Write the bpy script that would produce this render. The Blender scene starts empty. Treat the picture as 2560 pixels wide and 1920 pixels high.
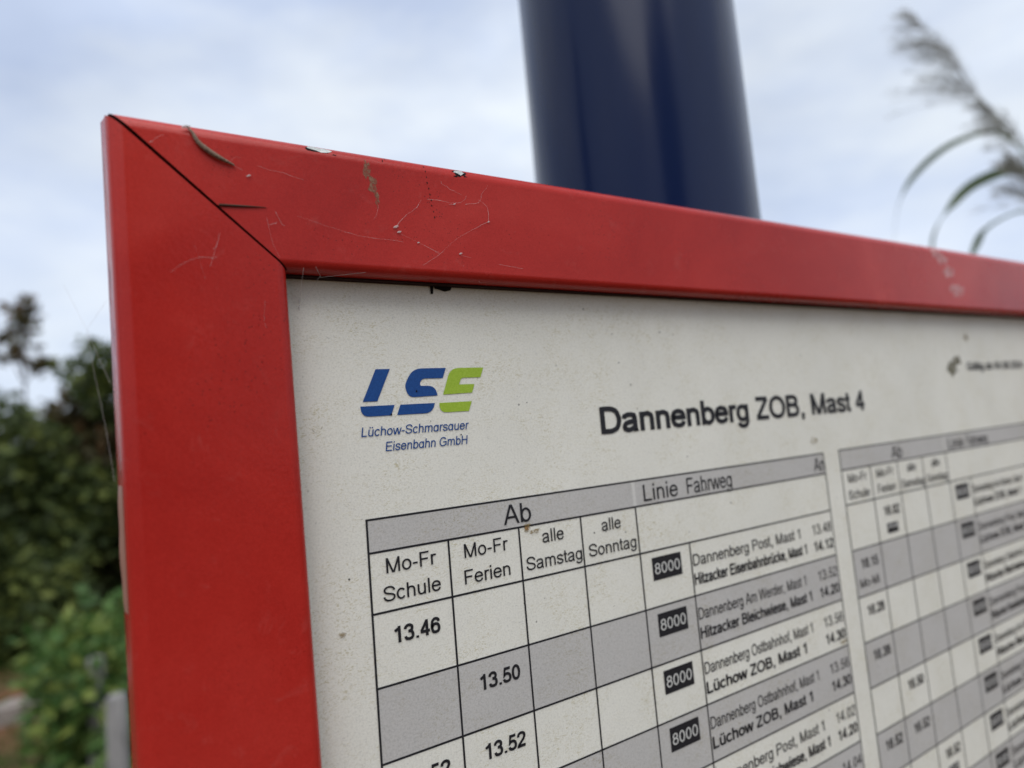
import bpy, bmesh, math, random
from mathutils import Vector, Matrix

sc = bpy.context.scene
COL = sc.collection
R = math.radians

# ------------------------------------------------------------------ camera
cam = bpy.data.cameras.new("camera")
cam.sensor_fit = 'HORIZONTAL'
cam.sensor_width = 36.0
cam.lens = 36.0 * 1466.378 / 2560.0
cam.clip_start = 0.01
cam.clip_end = 2000.0
cam.dof.use_dof = True
cam.dof.focus_distance = 0.157
cam.dof.aperture_fstop = cam.lens / 3.1
cam.dof.aperture_blades = 0
co = bpy.data.objects.new("camera", cam)
COL.objects.link(co)
RIGHT = Vector((0.86875226, -0.48785333, -0.08525635))
UP = Vector((0.03119139, -0.11790894, 0.99253442))
BACK = Vector((-0.49426371, -0.86492578, -0.08721684))
EYE = Vector((-0.0401919, -0.1501828, 1.57))
m = Matrix((RIGHT, UP, BACK)).transposed().to_4x4()
m.translation = EYE
co.matrix_world = m
sc.camera = co

# ------------------------------------------------------------------ sky, sun, exposure
SUN_EL, SUN_AZ = 60.0, 205.0        # azimuth from +Y towards +X
w = bpy.data.worlds.new("World")
sc.world = w
w.use_nodes = True
nt = w.node_tree
N = nt.nodes
L = nt.links
bg = N['Background']
bg.inputs['Strength'].default_value = 0.064
sky = N.new('ShaderNodeTexSky')
sky.sky_type = 'NISHITA'
sky.sun_disc = False
sky.sun_elevation = R(SUN_EL)
sky.sun_rotation = R(SUN_AZ)
sky.dust_density = 1.5
tc = N.new('ShaderNodeTexCoord')
mp = N.new('ShaderNodeMapping')
mp.inputs['Scale'].default_value = (1.0, 1.0, 2.3)
mp.inputs['Rotation'].default_value = (R(10), R(-28), R(20))
n1 = N.new('ShaderNodeTexNoise')
n1.inputs['Scale'].default_value = 1.55
n1.inputs['Detail'].default_value = 4.0
n1.inputs['Roughness'].default_value = 0.5
n1.inputs['Distortion'].default_value = 0.35
r1 = N.new('ShaderNodeValToRGB')
r1.color_ramp.elements[0].position = 0.30
r1.color_ramp.elements[0].color = (0.55, 0.55, 0.55, 1)
r1.color_ramp.elements[1].position = 0.60
r1.color_ramp.elements[1].color = (0.97, 0.97, 0.97, 1)
n2 = N.new('ShaderNodeTexNoise')
n2.inputs['Scale'].default_value = 2.6
n2.inputs['Detail'].default_value = 5.0
n2.inputs['Roughness'].default_value = 0.55
r2 = N.new('ShaderNodeValToRGB')
r2.color_ramp.elements[0].position = 0.34
r2.color_ramp.elements[0].color = (6.4, 7.4, 9.4, 1)
r2.color_ramp.elements[1].position = 0.66
r2.color_ramp.elements[1].color = (9.2, 9.8, 10.3, 1)
mix = N.new('ShaderNodeMixRGB')
tint = N.new('ShaderNodeMixRGB')
tint.blend_type = 'MULTIPLY'
tint.inputs['Fac'].default_value = 1.0
tint.inputs['Color2'].default_value = (1.5, 1.35, 1.35, 1)
L.new(tc.outputs['Generated'], mp.inputs['Vector'])
L.new(mp.outputs['Vector'], n1.inputs['Vector'])
L.new(mp.outputs['Vector'], n2.inputs['Vector'])
L.new(n1.outputs['Fac'], r1.inputs['Fac'])
L.new(n2.outputs['Fac'], r2.inputs['Fac'])
L.new(sky.outputs['Color'], tint.inputs['Color1'])
L.new(r1.outputs['Color'], mix.inputs['Fac'])
L.new(tint.outputs['Color'], mix.inputs['Color1'])
L.new(r2.outputs['Color'], mix.inputs['Color2'])
L.new(mix.outputs['Color'], bg.inputs['Color'])

sun = bpy.data.lights.new("sun", 'SUN')
sun.energy = 1.5
sun.angle = R(60)
sun.color = (1.0, 0.975, 0.94)
so = bpy.data.objects.new("sun", sun)
COL.objects.link(so)
sd = Vector((math.sin(R(SUN_AZ)) * math.cos(R(SUN_EL)), math.cos(R(SUN_AZ)) * math.cos(R(SUN_EL)), math.sin(R(SUN_EL))))
so.rotation_euler = sd.to_track_quat('Z', 'Y').to_euler()
so.location = sd * 30

vs = sc.view_settings
vs.view_transform = 'Standard'
vs.look = 'None'
vs.exposure = 0.71
vs.gamma = 1.0
vs.use_curve_mapping = False
sc.render.engine = 'CYCLES'
sc.cycles.use_denoising = True
sc.cycles.max_bounces = 8
sc.cycles.transparent_max_bounces = 12

# ------------------------------------------------------------------ materials
def mat(name, col, rough=0.6, spec=0.5, metal=0.0):
    mt = bpy.data.materials.new(name)
    mt.use_nodes = True
    b = mt.node_tree.nodes['Principled BSDF']
    b.inputs['Base Color'].default_value = (*col, 1)
    b.inputs['Roughness'].default_value = rough
    b.inputs['Specular IOR Level'].default_value = spec
    b.inputs['Metallic'].default_value = metal
    return mt, mt.node_tree.nodes, mt.node_tree.links, b

def coords(n, l, scale=(1, 1, 1), rot=(0, 0, 0)):
    t = n.new('ShaderNodeTexCoord')
    p = n.new('ShaderNodeMapping')
    p.inputs['Scale'].default_value = scale
    p.inputs['Rotation'].default_value = rot
    l.new(t.outputs['Object'], p.inputs['Vector'])
    return p.outputs['Vector']

def noise(n, l, vec, scale, detail=3, rough=0.55, dist=0.0):
    t = n.new('ShaderNodeTexNoise')
    t.inputs['Scale'].default_value = scale
    t.inputs['Detail'].default_value = detail
    t.inputs['Roughness'].default_value = rough
    t.inputs['Distortion'].default_value = dist
    l.new(vec, t.inputs['Vector'])
    return t.outputs['Fac']

def ramp(n, l, fac, stops):
    r = n.new('ShaderNodeValToRGB')
    e = r.color_ramp.elements
    while len(e) < len(stops):
        e.new(0.5)
    for k, (p, c) in enumerate(stops):
        e[k].position = p
        e[k].color = c if len(c) == 4 else (*c, 1)
    l.new(fac, r.inputs['Fac'])
    return r.outputs['Color']

def mixc(n, l, fac, a, b, mode='MIX'):
    x = n.new('ShaderNodeMixRGB')
    x.blend_type = mode
    for s, v in (('Fac', fac), ('Color1', a), ('Color2', b)):
        if hasattr(v, 'links') or hasattr(v, 'is_linked'):
            l.new(v, x.inputs[s])
        elif s == 'Fac':
            x.inputs[s].default_value = v
        else:
            x.inputs[s].default_value = (*v, 1)
    return x.outputs['Color']

def bump(n, l, h, b, strength, dist):
    u = n.new('ShaderNodeBump')
    u.inputs['Strength'].default_value = strength
    u.inputs['Distance'].default_value = dist
    l.new(h, u.inputs['Height'])
    l.new(u.outputs['Normal'], b.inputs['Normal'])

def dots(n, l, vec, scale, size, mask_lo=None):
    v = n.new('ShaderNodeTexVoronoi')
    v.inputs['Scale'].default_value = scale
    l.new(vec, v.inputs['Vector'])
    return ramp(n, l, v.outputs['Distance'], [(size * 0.6, (1, 1, 1)), (size, (0, 0, 0))])

# red powder coat, weathered
RED, n, l, b = mat("red_coat", (0.40, 0.016, 0.012), 0.30, 0.17)
v = coords(n, l)
cloud = noise(n, l, v, 15, 6, 0.62, 0.5)
base = ramp(n, l, cloud, [(0.3, (0.32, 0.015, 0.011)), (0.52, (0.40, 0.023, 0.016)), (0.74, (0.50, 0.046, 0.034))])
fine = noise(n, l, v, 3800, 2, 0.6)
base = mixc(n, l, 0.20, base, ramp(n, l, fine, [(0.35, (0.20, 0.007, 0.007)), (0.65, (0.58, 0.035, 0.03))]))
spk = dots(n, l, v, 900, 0.16)
clus = ramp(n, l, noise(n, l, v, 30, 3, 0.6), [(0.52, (0, 0, 0)), (0.62, (1, 1, 1))])
spk = mixc(n, l, 1.0, spk, clus, 'MULTIPLY')
base = mixc(n, l, spk, base, (0.05, 0.006, 0.006))
dust = ramp(n, l, noise(n, l, v, 140, 6, 0.75, 0.6), [(0.58, (0, 0, 0)), (0.80, (0.20, 0.20, 0.20))])
base = mixc(n, l, dust, base, (0.50, 0.16, 0.14))
l.new(base, b.inputs['Base Color'])
rr = ramp(n, l, noise(n, l, v, 60, 5, 0.7), [(0.3, (0.14,) * 3), (0.75, (0.34,) * 3)])
l.new(rr, b.inputs['Roughness'])
bump(n, l, noise(n, l, v, 900, 3, 0.6), b, 0.12, 0.0004)

LIP_SHADE, n, l, b = mat("lip_shade_dark", (0.030, 0.014, 0.013), 0.8, 0.10)  # near-black colour that plays the shade under the inner lip
DARK, n, l, b = mat("dark_gap", (0.012, 0.010, 0.010), 0.9, 0.1)
ALU, n, l, b = mat("bare_metal", (0.48, 0.50, 0.49), 0.55, 0.5, 0.2)
v = coords(n, l)
l.new(ramp(n, l, noise(n, l, v, 900, 4, 0.7), [(0.3, (0.24, 0.26, 0.25)), (0.7, (0.66, 0.68, 0.66))]), b.inputs['Base Color'])
BACKM, n, l, b = mat("back_sheet", (0.05, 0.05, 0.052), 0.6, 0.4)

def rough_alpha(name, col, lo, hi, scale, rough=0.8):
    mt, n, l, b = mat(name, col, rough, 0.2)
    v = coords(n, l)
    a = ramp(n, l, noise(n, l, v, scale, 5, 0.7), [(lo, (0, 0, 0)), (hi, (1, 1, 1))])
    l.new(a, b.inputs['Alpha'])
    return mt
SMEAR = rough_alpha("pale_smear", (0.74, 0.44, 0.44), 0.30, 0.74, 260)
LICHEN = rough_alpha("tan_smear", (0.25, 0.135, 0.085), 0.33, 0.62, 900)
FILM, n, l, b = mat("peeled_film", (0.33, 0.16, 0.12), 0.4, 0.5)

# paper behind clouded cover
def paper_mat(name, c0, c1, grain):
    mt, n, l, b = mat(name, c0, 0.55, 0.25)
    v = coords(n, l)
    big = noise(n, l, v, 28, 5, 0.6)
    base = ramp(n, l, big, [(0.3, c0), (0.7, c1)])
    f = noise(n, l, v, 1900, 4, 0.75)
    base = mixc(n, l, grain, base, ramp(n, l, f, [(0.36, tuple(x * 0.55 for x in c0)), (0.5, c1), (0.66, tuple(min(1, x * 1.22) for x in c1))]))
    # fibre flecks, yellowish and grey
    v2 = coords(n, l, (1, 1, 2.6), (0, R(25), 0))
    fib = ramp(n, l, noise(n, l, v2, 700, 3, 0.6, 2.2), [(0.55, (0, 0, 0)), (0.63, (0.85,) * 3)])
    patch = ramp(n, l, noise(n, l, v, 60, 3, 0.6), [(0.42, (0.1,) * 3), (0.62, (1, 1, 1))])
    base = mixc(n, l, mixc(n, l, 1.0, fib, patch, 'MULTIPLY'), base, (c0[0] * 0.72, c0[1] * 0.66, c0[2] * 0.46))
    v3 = coords(n, l, (1, 1, 2.0), (0, R(-40), 0))
    fib2 = ramp(n, l, noise(n, l, v3, 900, 2, 0.6, 1.4), [(0.62, (0, 0, 0)), (0.70, (0.32,) * 3)])
    base = mixc(n, l, fib2, base, tuple(x * 0.45 for x in c0))
    sp = dots(n, l, v, 300, 0.105)
    spm = ramp(n, l, noise(n, l, v, 75, 3, 0.6), [(0.58, (0, 0, 0)), (0.63, (1, 1, 1))])
    base = mixc(n, l, mixc(n, l, 1.0, sp, spm, 'MULTIPLY'), base, (0.05, 0.045, 0.035))
    l.new(base, b.inputs['Base Color'])
    bump(n, l, noise(n, l, v, 1500, 4, 0.7), b, 0.25, 0.0002)
    return mt
PAPER = paper_mat("aged_paper", (0.68, 0.67, 0.60), (0.76, 0.75, 0.675), 0.25)
GREY = paper_mat("grey_print", (0.455, 0.445, 0.425), (0.515, 0.503, 0.480), 0.30)
PALE = paper_mat("pale_print", (0.57, 0.56, 0.53), (0.62, 0.61, 0.58), 0.25)

def ink(name, col, col2, rough=0.5):
    mt, n, l, b = mat(name, col, rough, 0.3)
    v = coords(n, l)
    l.new(ramp(n, l, noise(n, l, v, 2600, 3, 0.7), [(0.3, col), (0.75, col2)]), b.inputs['Base Color'])
    return mt
BLACK = ink("black_ink", (0.010, 0.010, 0.013), (0.020, 0.020, 0.024))
BLUE = ink("blue_ink", (0.003, 0.042, 0.19), (0.009, 0.075, 0.27))
GREEN = ink("lime_ink", (0.26, 0.40, 0.020), (0.37, 0.52, 0.055))
WHITE = ink("white_print", (0.50, 0.50, 0.48), (0.64, 0.64, 0.60))
RUST, n, l, b = mat("brown_stain", (0.30, 0.17, 0.06), 0.8, 0.2)
STAIN = rough_alpha("stain", (0.26, 0.19, 0.08), 0.42, 0.62, 800)
DIRT = rough_alpha("dirt_blot", (0.11, 0.098, 0.050), 0.24, 0.66, 260)

# ------------------------------------------------------------------ helpers
def link(name, verts, faces, material, parent=None, smooth=False, loc=None):
    me = bpy.data.meshes.new(name)
    me.from_pydata([tuple(p) for p in verts], [], faces)
    me.validate()
    for k in (material if isinstance(material, (list, tuple)) else [material]):
        me.materials.append(k)
    if smooth:
        me.polygons.foreach_set('use_smooth', [True] * len(me.polygons))
    o = bpy.data.objects.new(name, me)
    COL.objects.link(o)
    if parent:
        o.parent = parent
    if loc is not None:
        o.location = loc
    return o

def empty(name, loc, label, cat, group=None):
    o = bpy.data.objects.new(name, None)
    o.empty_display_size = 0.05
    o.location = loc
    COL.objects.link(o)
    return tag(o, label, cat, group)

def tag(o, label, cat, group=None):
    o['label'] = label
    o['category'] = cat
    if group:
        o['group'] = group
    return o

def P(x, y, t=0.0):
    """millimetres on the sheet: right, down, out towards the reader -> local metres"""
    return (x / 1000.0, -t / 1000.0, -y / 1000.0)

def tube(path, radii, seg=8, cap=True):
    vs_, fs = [], []
    path = [Vector(p) for p in path]
    prev = None
    for i, p in enumerate(path):
        d = (path[min(i + 1, len(path) - 1)] - path[max(i - 1, 0)])
        d = d.normalized() if d.length > 1e-12 else Vector((0, 0, 1))
        if prev is None:
            a = d.orthogonal().normalized()
        else:
            a = prev - d * prev.dot(d)
            a = a.normalized() if a.length > 1e-9 else d.orthogonal().normalized()
        prev = a
        bb = d.cross(a)
        r = radii[i] if hasattr(radii, '__len__') else radii
        for k in range(seg):
            an = 2 * math.pi * k / seg
            vs_.append(p + a * (r * math.cos(an)) + bb * (r * math.sin(an)))
    for i in range(len(path) - 1):
        for k in range(seg):
            k2 = (k + 1) % seg
            fs.append((i * seg + k, i * seg + k2, (i + 1) * seg + k2, (i + 1) * seg + k))
    if cap:
        fs.append(tuple(range(seg))[::-1])
        q = (len(path) - 1) * seg
        fs.append(tuple(range(q, q + seg)))
    return vs_, fs

def join(parts):
    V, F = [], []
    for v_, f_ in parts:
        k = len(V)
        V += list(v_)
        F += [tuple(i + k for i in f) for f in f_]
    return V, F

def box(x0, x1, y0, y1, z0, z1):
    v_ = [(x, y, z) for x in (x0, x1) for y in (y0, y1) for z in (z0, z1)]
    return v_, [(0, 1, 3, 2), (4, 6, 7, 5), (0, 4, 5, 1), (2, 3, 7, 6), (0, 2, 6, 4), (1, 5, 7, 3)]

# ------------------------------------------------------------------ lettering: pen-stroke grotesque
G = {
 'A': (667, "M 46 0 L 322 716;M 345 716 L 621 0;M 148 250 L 518 250"),
 'B': (667, "M 118 0 L 118 716;M 118 676 L 370 676 A 370 532 168 144 90 -90 L 118 388;M 118 388 L 388 388 A 388 214 190 174 90 -90 L 118 40"),
 'D': (722, "M 122 0 L 122 716;M 122 676 L 345 676 A 345 358 292 318 90 -90 L 122 40"),
 'E': (667, "M 124 0 L 124 716;M 124 676 L 612 676;M 124 376 L 580 376;M 124 40 L 630 40"),
 'F': (611, "M 127 0 L 127 716;M 127 676 L 570 676;M 127 362 L 510 362"),
 'G': (778, "A 395 358 308 328 34 318 L 690 112 L 690 336 L 400 336"),
 'H': (722, "M 124 0 L 124 716;M 598 0 L 598 716;M 124 388 L 598 388"),
 'L': (556, "M 118 0 L 118 716;M 118 40 L 525 40"),
 'M': (833, "M 118 0 L 118 716;M 715 0 L 715 716;M 122 716 L 404 0;M 429 0 L 711 716"),
 'O': (778, "E 388 358 302 328"),
 'P': (667, "M 122 0 L 122 716;M 122 676 L 400 676 A 400 512 184 164 90 -90 L 122 348"),
 'S': (667, "M 592 500 C 582 606 490 676 335 676 C 190 676 102 612 102 520 C 102 420 190 392 335 360 C 500 322 588 290 588 195 C 588 95 490 38 350 38 C 190 38 88 112 78 232"),
 'W': (944, "M 46 716 L 236 0;M 258 0 L 460 716;M 484 716 L 686 0;M 708 0 L 898 716"),
 'Z': (611, "M 45 676 L 552 676;M 540 676 L 70 40;M 38 40 L 578 40"),
 '0': (556, "E 278 355 190 322"),
 '1': (556, "M 332 0 L 332 716;M 325 660 C 285 610 200 560 112 528"),
 '2': (556, "M 88 500 C 88 612 165 676 280 676 C 395 676 465 605 465 520 C 465 400 330 300 180 180 C 120 130 88 90 80 40 L 505 40"),
 '3': (556, "M 85 528 C 100 622 170 676 265 676 C 375 676 435 610 435 530 C 435 445 370 390 270 388;M 232 388 L 280 388 C 400 388 465 315 465 220 C 465 110 385 38 275 38 C 160 38 90 100 78 195"),
 '4': (556, "M 372 0 L 372 716;M 372 690 L 62 222;M 32 208 L 522 208"),
 '5': (556, "M 482 676 L 168 676 L 108 350 C 150 395 205 422 270 422 C 395 422 470 340 470 235 C 470 115 390 38 270 38 C 165 38 95 95 80 190"),
 '6': (556, "M 462 528 C 445 625 385 676 300 676 C 160 676 88 545 88 330 C 88 140 155 38 285 38 C 395 38 468 120 468 230 C 468 345 395 422 288 422 C 180 422 108 345 92 250"),
 '7': (556, "M 50 676 L 505 676 C 360 500 255 260 238 0"),
 '8': (556, "E 278 532 160 144;E 278 214 190 176"),
 '9': (556, "M 94 188 C 111 91 171 40 256 40 C 396 40 468 171 468 386 C 468 576 401 678 271 678 C 161 678 88 596 88 486 C 88 371 161 294 268 294 C 376 294 448 371 464 466"),
 '.': (278, "M 140 0 L 140 104"),
 ',': (278, "M 140 0 L 140 104;M 150 30 C 152 -40 140 -90 92 -128"),
 '-': (333, "M 38 252 L 296 252"),
 'a': (556, "M 70 365 C 85 450 150 487 270 487 C 385 487 430 445 430 350 L 430 120 C 430 60 440 30 462 0;M 430 300 C 350 272 290 268 225 256 C 130 238 82 200 82 138 C 82 75 130 32 205 32 C 320 32 430 95 430 225"),
 'b': (556, "M 110 0 L 110 716;E 298 260 184 228"),
 'c': (500, "A 268 260 192 228 36 324"),
 'd': (556, "M 446 0 L 446 716;E 258 260 184 228"),
 'e': (556, "M 78 282 L 476 282 C 474 410 400 487 280 487 C 160 487 78 395 78 260 C 78 120 160 32 285 32 C 380 32 446 80 472 162"),
 'f': (278, "M 130 0 L 130 580 C 130 650 165 682 215 682 L 275 672;M 15 480 L 255 480"),
 'g': (556, "M 450 519 L 450 20 C 450 -110 380 -175 265 -175 C 165 -175 95 -135 85 -55;E 262 262 186 225"),
 'h': (556, "M 110 0 L 110 716;M 110 300 C 110 420 180 487 280 487 C 390 487 446 425 446 325 L 446 0"),
 'i': (222, "M 111 0 L 111 519;M 111 614 L 111 716"),
 'k': (500, "M 110 0 L 110 716;M 432 519 L 122 215;M 225 318 L 452 0"),
 'l': (222, "M 111 0 L 111 716"),
 'm': (833, "M 110 0 L 110 519;M 110 320 C 110 430 170 487 262 487 C 360 487 416 435 416 340 L 416 0;M 416 320 C 416 430 478 487 570 487 C 668 487 722 430 722 340 L 722 0"),
 'n': (556, "M 110 0 L 110 519;M 110 300 C 110 420 180 487 280 487 C 390 487 446 425 446 325 L 446 0"),
 'o': (556, "E 278 260 200 228"),
 'r': (333, "M 110 0 L 110 519;M 110 270 C 110 420 170 482 250 482 C 285 482 310 472 338 460"),
 's': (500, "M 435 372 C 420 450 360 487 255 487 C 150 487 90 442 90 378 C 90 308 150 290 250 265 C 370 238 432 212 432 145 C 432 70 360 32 260 32 C 140 32 75 80 62 165"),
 't': (278, "M 130 680 L 130 120 C 130 60 155 40 205 40 L 265 45;M 15 480 L 260 480"),
 'u': (556, "M 446 0 L 446 519;M 110 519 L 110 200 C 110 90 170 32 270 32 C 375 32 446 105 446 225"),
 'w': (722, "M 32 519 L 184 0;M 205 0 L 350 519;M 372 519 L 517 0;M 538 0 L 690 519"),
 'z': (500, "M 40 480 L 456 480;M 440 480 L 60 40;M 25 40 L 468 40"),
 ' ': (278, ""),
}
G['ü'] = (556, G['u'][1] + ";M 185 610 L 185 712;M 371 610 L 371 712")
G['ɑ'] = (556, "M 446 0 L 446 519;E 258 260 184 228")

def strokes(src):
    out = []
    for s in src.split(';'):
        tk = s.split()
        if not tk:
            continue
        i, pts, closed = 0, [], False
        while i < len(tk):
            c = tk[i]
            if c in 'ML':
                pts.append((float(tk[i + 1]), float(tk[i + 2])))
                i += 3
            elif c == 'C':
                p0 = pts[-1]
                q = [float(x) for x in tk[i + 1:i + 7]]
                for k in range(1, 9):
                    t = k / 8
                    u = 1 - t
                    pts.append((u**3 * p0[0] + 3 * u * u * t * q[0] + 3 * u * t * t * q[2] + t**3 * q[4],
                                u**3 * p0[1] + 3 * u * u * t * q[1] + 3 * u * t * t * q[3] + t**3 * q[5]))
                i += 7
            elif c in 'AE':
                k0 = 6 if c == 'A' else 4
                q = [float(x) for x in tk[i + 1:i + 1 + k0]]
                a0, a1 = (q[4], q[5]) if c == 'A' else (0, 360)
                nn = max(8, int(abs(a1 - a0) / 13))
                for k in range(nn + (c == 'A')):
                    a = R(a0 + (a1 - a0) * k / nn)
                    pts.append((q[0] + q[2] * math.cos(a), q[1] + q[3] * math.sin(a)))
                closed = c == 'E'
                i += 1 + k0
        out.append((pts, closed))
    return out
GS = {k: (a, strokes(s)) for k, (a, s) in G.items()}

def glyph_ribbons(ch, bold):
    adv, ss = GS[ch]
    pen = 152.0 if bold else 98.0
    sx = 1.05 if bold else 1.0
    grow = (152.0 - 98.0) / 2 if bold else 0.0
    res = []
    for pts, closed in ss:
        q = []
        for (x, y) in pts:
            top = 716.0 if y > 540 else (519.0 if y > 200 else 0.0)
            yy = y
            if bold and y not in (0.0, 519.0, 716.0):
                f = 358.0
                yy = f + (y - f) * (358.0 - grow * 0.8) / 358.0 if (y > 600 or y < 80) else y - (grow * 0.8 if 440 < y < 530 else 0)
            q.append((x * sx, yy))
        # drop repeats
        c = [q[0]]
        for p in q[1:]:
            if abs(p[0] - c[-1][0]) + abs(p[1] - c[-1][1]) > 1e-6:
                c.append(p)
        k = len(c)
        lft, rgt = [], []
        for i in range(k):
            a = c[(i - 1) % k] if (closed or i > 0) else None
            d = c[(i + 1) % k] if (closed or i < k - 1) else None
            t1 = t2 = None
            if a:
                t1 = Vector((c[i][0] - a[0], c[i][1] - a[1])).normalized()
            if d:
                t2 = Vector((d[0] - c[i][0], d[1] - c[i][1])).normalized()
            t = (t1 + t2).normalized() if (t1 and t2 and (t1 + t2).length > 1e-6) else (t1 or t2)
            h = pen / 2 * (1 - 0.14 * abs(t.x))
            nrm = Vector((-t.y, t.x))
            if t1 and t2:
                h /= max(0.5, nrm.dot(Vector((-t2.y, t2.x))))
            pl = Vector(c[i]) + nrm * h
            pr = Vector(c[i]) - nrm * h
            if (not a or not d) and abs(t.y) > 0.3 and c[i][1] in (0.0, 519.0, 716.0):
                for pp in (pl, pr):
                    s_ = (c[i][1] - pp.y) / t.y
                    pp.x += t.x * s_
                    pp.y += t.y * s_
            lft.append(pl)
            rgt.append(pr)
        res.append((lft, rgt, closed))
    return adv * sx, res

def text_mesh(txt, x, y, cap, width=None, bold=False, align='L', lift=0.20, slant=0.0, ink_step=0.004):
    """flat lettering; x,y = left (or centre / right) end of the baseline in mm, cap = capital height in mm"""
    k = cap / 716.0
    items, pen = [], 0.0
    for ch in txt:
        adv, rb = glyph_ribbons(ch, bold)
        items.append((pen, rb))
        pen += adv
    full = pen * k
    fx = width / full if width else 1.0
    tot = full * fx
    x0 = x if align == 'L' else (x - tot / 2 if align == 'C' else x - tot)
    V, F = [], []
    for px, rb in items:
        for si, (lf, rg, closed) in enumerate(rb):
            b0 = len(V)
            z = lift + si * ink_step
            for p_, q_ in zip(lf, rg):
                for u in (p_, q_):
                    V.append(P(x0 + ((px + u.x) * k + slant * u.y * k) * fx, y - u.y * k, z))
            nn = len(lf)
            for i in range(nn if closed else nn - 1):
                j = (i + 1) % nn
                F.append((b0 + 2 * i, b0 + 2 * j, b0 + 2 * j + 1, b0 + 2 * i + 1))
    return V, F

# ------------------------------------------------------------------ display case
SITE = (0.0, 0.0, 1.57 - 0.026434)
X0, X1, Y0, Y1 = -53.3, 452.0, -104.0, 268.0     # outer edges, mm
XI, YI = -17.6, -70.3                              # inner edges of the side and top rails
WL, WT = XI - X0, YI - Y0                          # rail widths
TF, TB = 8.0, -18.0                                # front face, back
R_OUT, R_IN = 4.0, 2.3
SLANT = ((0.0, -0.6), (1.1, TF - R_OUT))           # the outer wall leans in before the rounding
S_LEN = math.hypot(1.1, TF - R_OUT + 0.6)
def skew(y):
    """the frame hangs a little out of square"""
    return 0.019 * (y + 95.0)

case = empty("timetable_case", SITE, "red framed display case with mitred corners fixed to the blue pole", "display case")

def profile(wid):
    q = [(0.0, TB), SLANT[0], (0.55, 1.7)]
    for k in range(0, 15):
        a = R(90 * k / 14)
        q.append((1.1 + R_OUT - R_OUT * math.cos(a), TF - R_OUT + R_OUT * math.sin(a)))
    for k in range(0, 11):
        a = R(90 * k / 10)
        q.append((wid - R_IN + R_IN * math.sin(a), TF - R_IN + R_IN * math.cos(a)))
    return q + [(wid, 0.4), (wid - 3.0, 0.4), (wid - 3.0, TB)]

def rail(name, side, label=None):
    """one mitred length of the frame profile"""
    vs_ = []
    across = side in ('top', 'bottom')
    PROF = profile(WT if across else WL)
    def at(u, t, end):
        gap = 0.62 - 0.30 * u / WL
        if across:
            y = Y0 + u if side == 'top' else Y1 - u
            v_ = u * WL / WT + gap
            return P((X0 + v_ if end == 0 else X1 - v_) + skew(y), y, t)
        x = X0 + u if side == 'left' else X1 - u
        v_ = u * WT / WL + gap
        y = Y0 + v_ if end == 0 else Y1 - v_
        return P(x + skew(y), y, t)
    K = 60
    m_ = len(PROF)
    for e in range(K + 1):
        for (u, t) in PROF:
            a_, b_ = Vector(at(u, t, 0)), Vector(at(u, t, 1))
            vs_.append(a_.lerp(b_, e / K))
    fs = []
    for e in range(K):
        for i in range(m_):
            j = (i + 1) % m_
            fs.append((e * m_ + i, e * m_ + j, (e + 1) * m_ + j, (e + 1) * m_ + i))
    nf = len(fs)
    fs.append(tuple(range(m_)))
    fs.append(tuple(range(K * m_, K * m_ + m_)))
    o = link(name, vs_, fs, [RED, DARK], case, True)
    bm = bmesh.new()
    bm.from_mesh(o.data)
    bmesh.ops.recalc_face_normals(bm, faces=bm.faces)
    bm.to_mesh(o.data)
    bm.free()
    for q in o.data.polygons:
        if len(q.vertices) > 4:
            q.material_index = 1
    o.data.set_sharp_from_angle(angle=R(40))
    wn = o.modifiers.new("weighted", 'WEIGHTED_NORMAL')
    wn.keep_sharp = True
    if label:
        o['label'] = label
    return o
top_rail = rail("top_rail", 'top', "top rail with chipped upper edge and cobwebs")
side_rail = rail("side_rail", 'left', "side rail with peeling outer edge")
rail("side_rail", 'right')
rail("bottom_rail", 'bottom')
v_, f_ = box((X0 + 3) / 1000, (X1 - 3) / 1000, 0.0012, 0.0175, -(Y1 - 3) / 1000, -(Y0 + 3) / 1000)
link("back_panel", v_, f_, BACKM, case)
for yy in (-30.0, 190.0):
    v_, f_ = box(0.130, 0.234, 0.0176, 0.0215, -(yy + 25) / 1000, -(yy - 25) / 1000)
    link("bracket", v_, f_, BACKM, case)

# dark strip added between inner lip and sheet, standing in for shade
def lip_shade(side):
    if side == 'top':
        c = [(XI - 1, YI + .45), (X1 - WL, YI + .45), (X1 - WL, YI - 2), (XI - 1, YI - 2)]
    else:
        c = [(XI - 2, YI), (XI + .30, YI), (XI + .30, Y1 - WT), (XI - 2, Y1 - WT)]
    V = [P(x + skew(y), y, t) for t in (0.05, 2.6) for x, y in c]
    link("lip_shade", V, [(0, 1, 2, 3), (7, 6, 5, 4)] + [(i, i + 4, (i + 1) % 4 + 4, (i + 1) % 4) for i in range(4)], LIP_SHADE, case)
lip_shade('top')
lip_shade('left')

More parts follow.
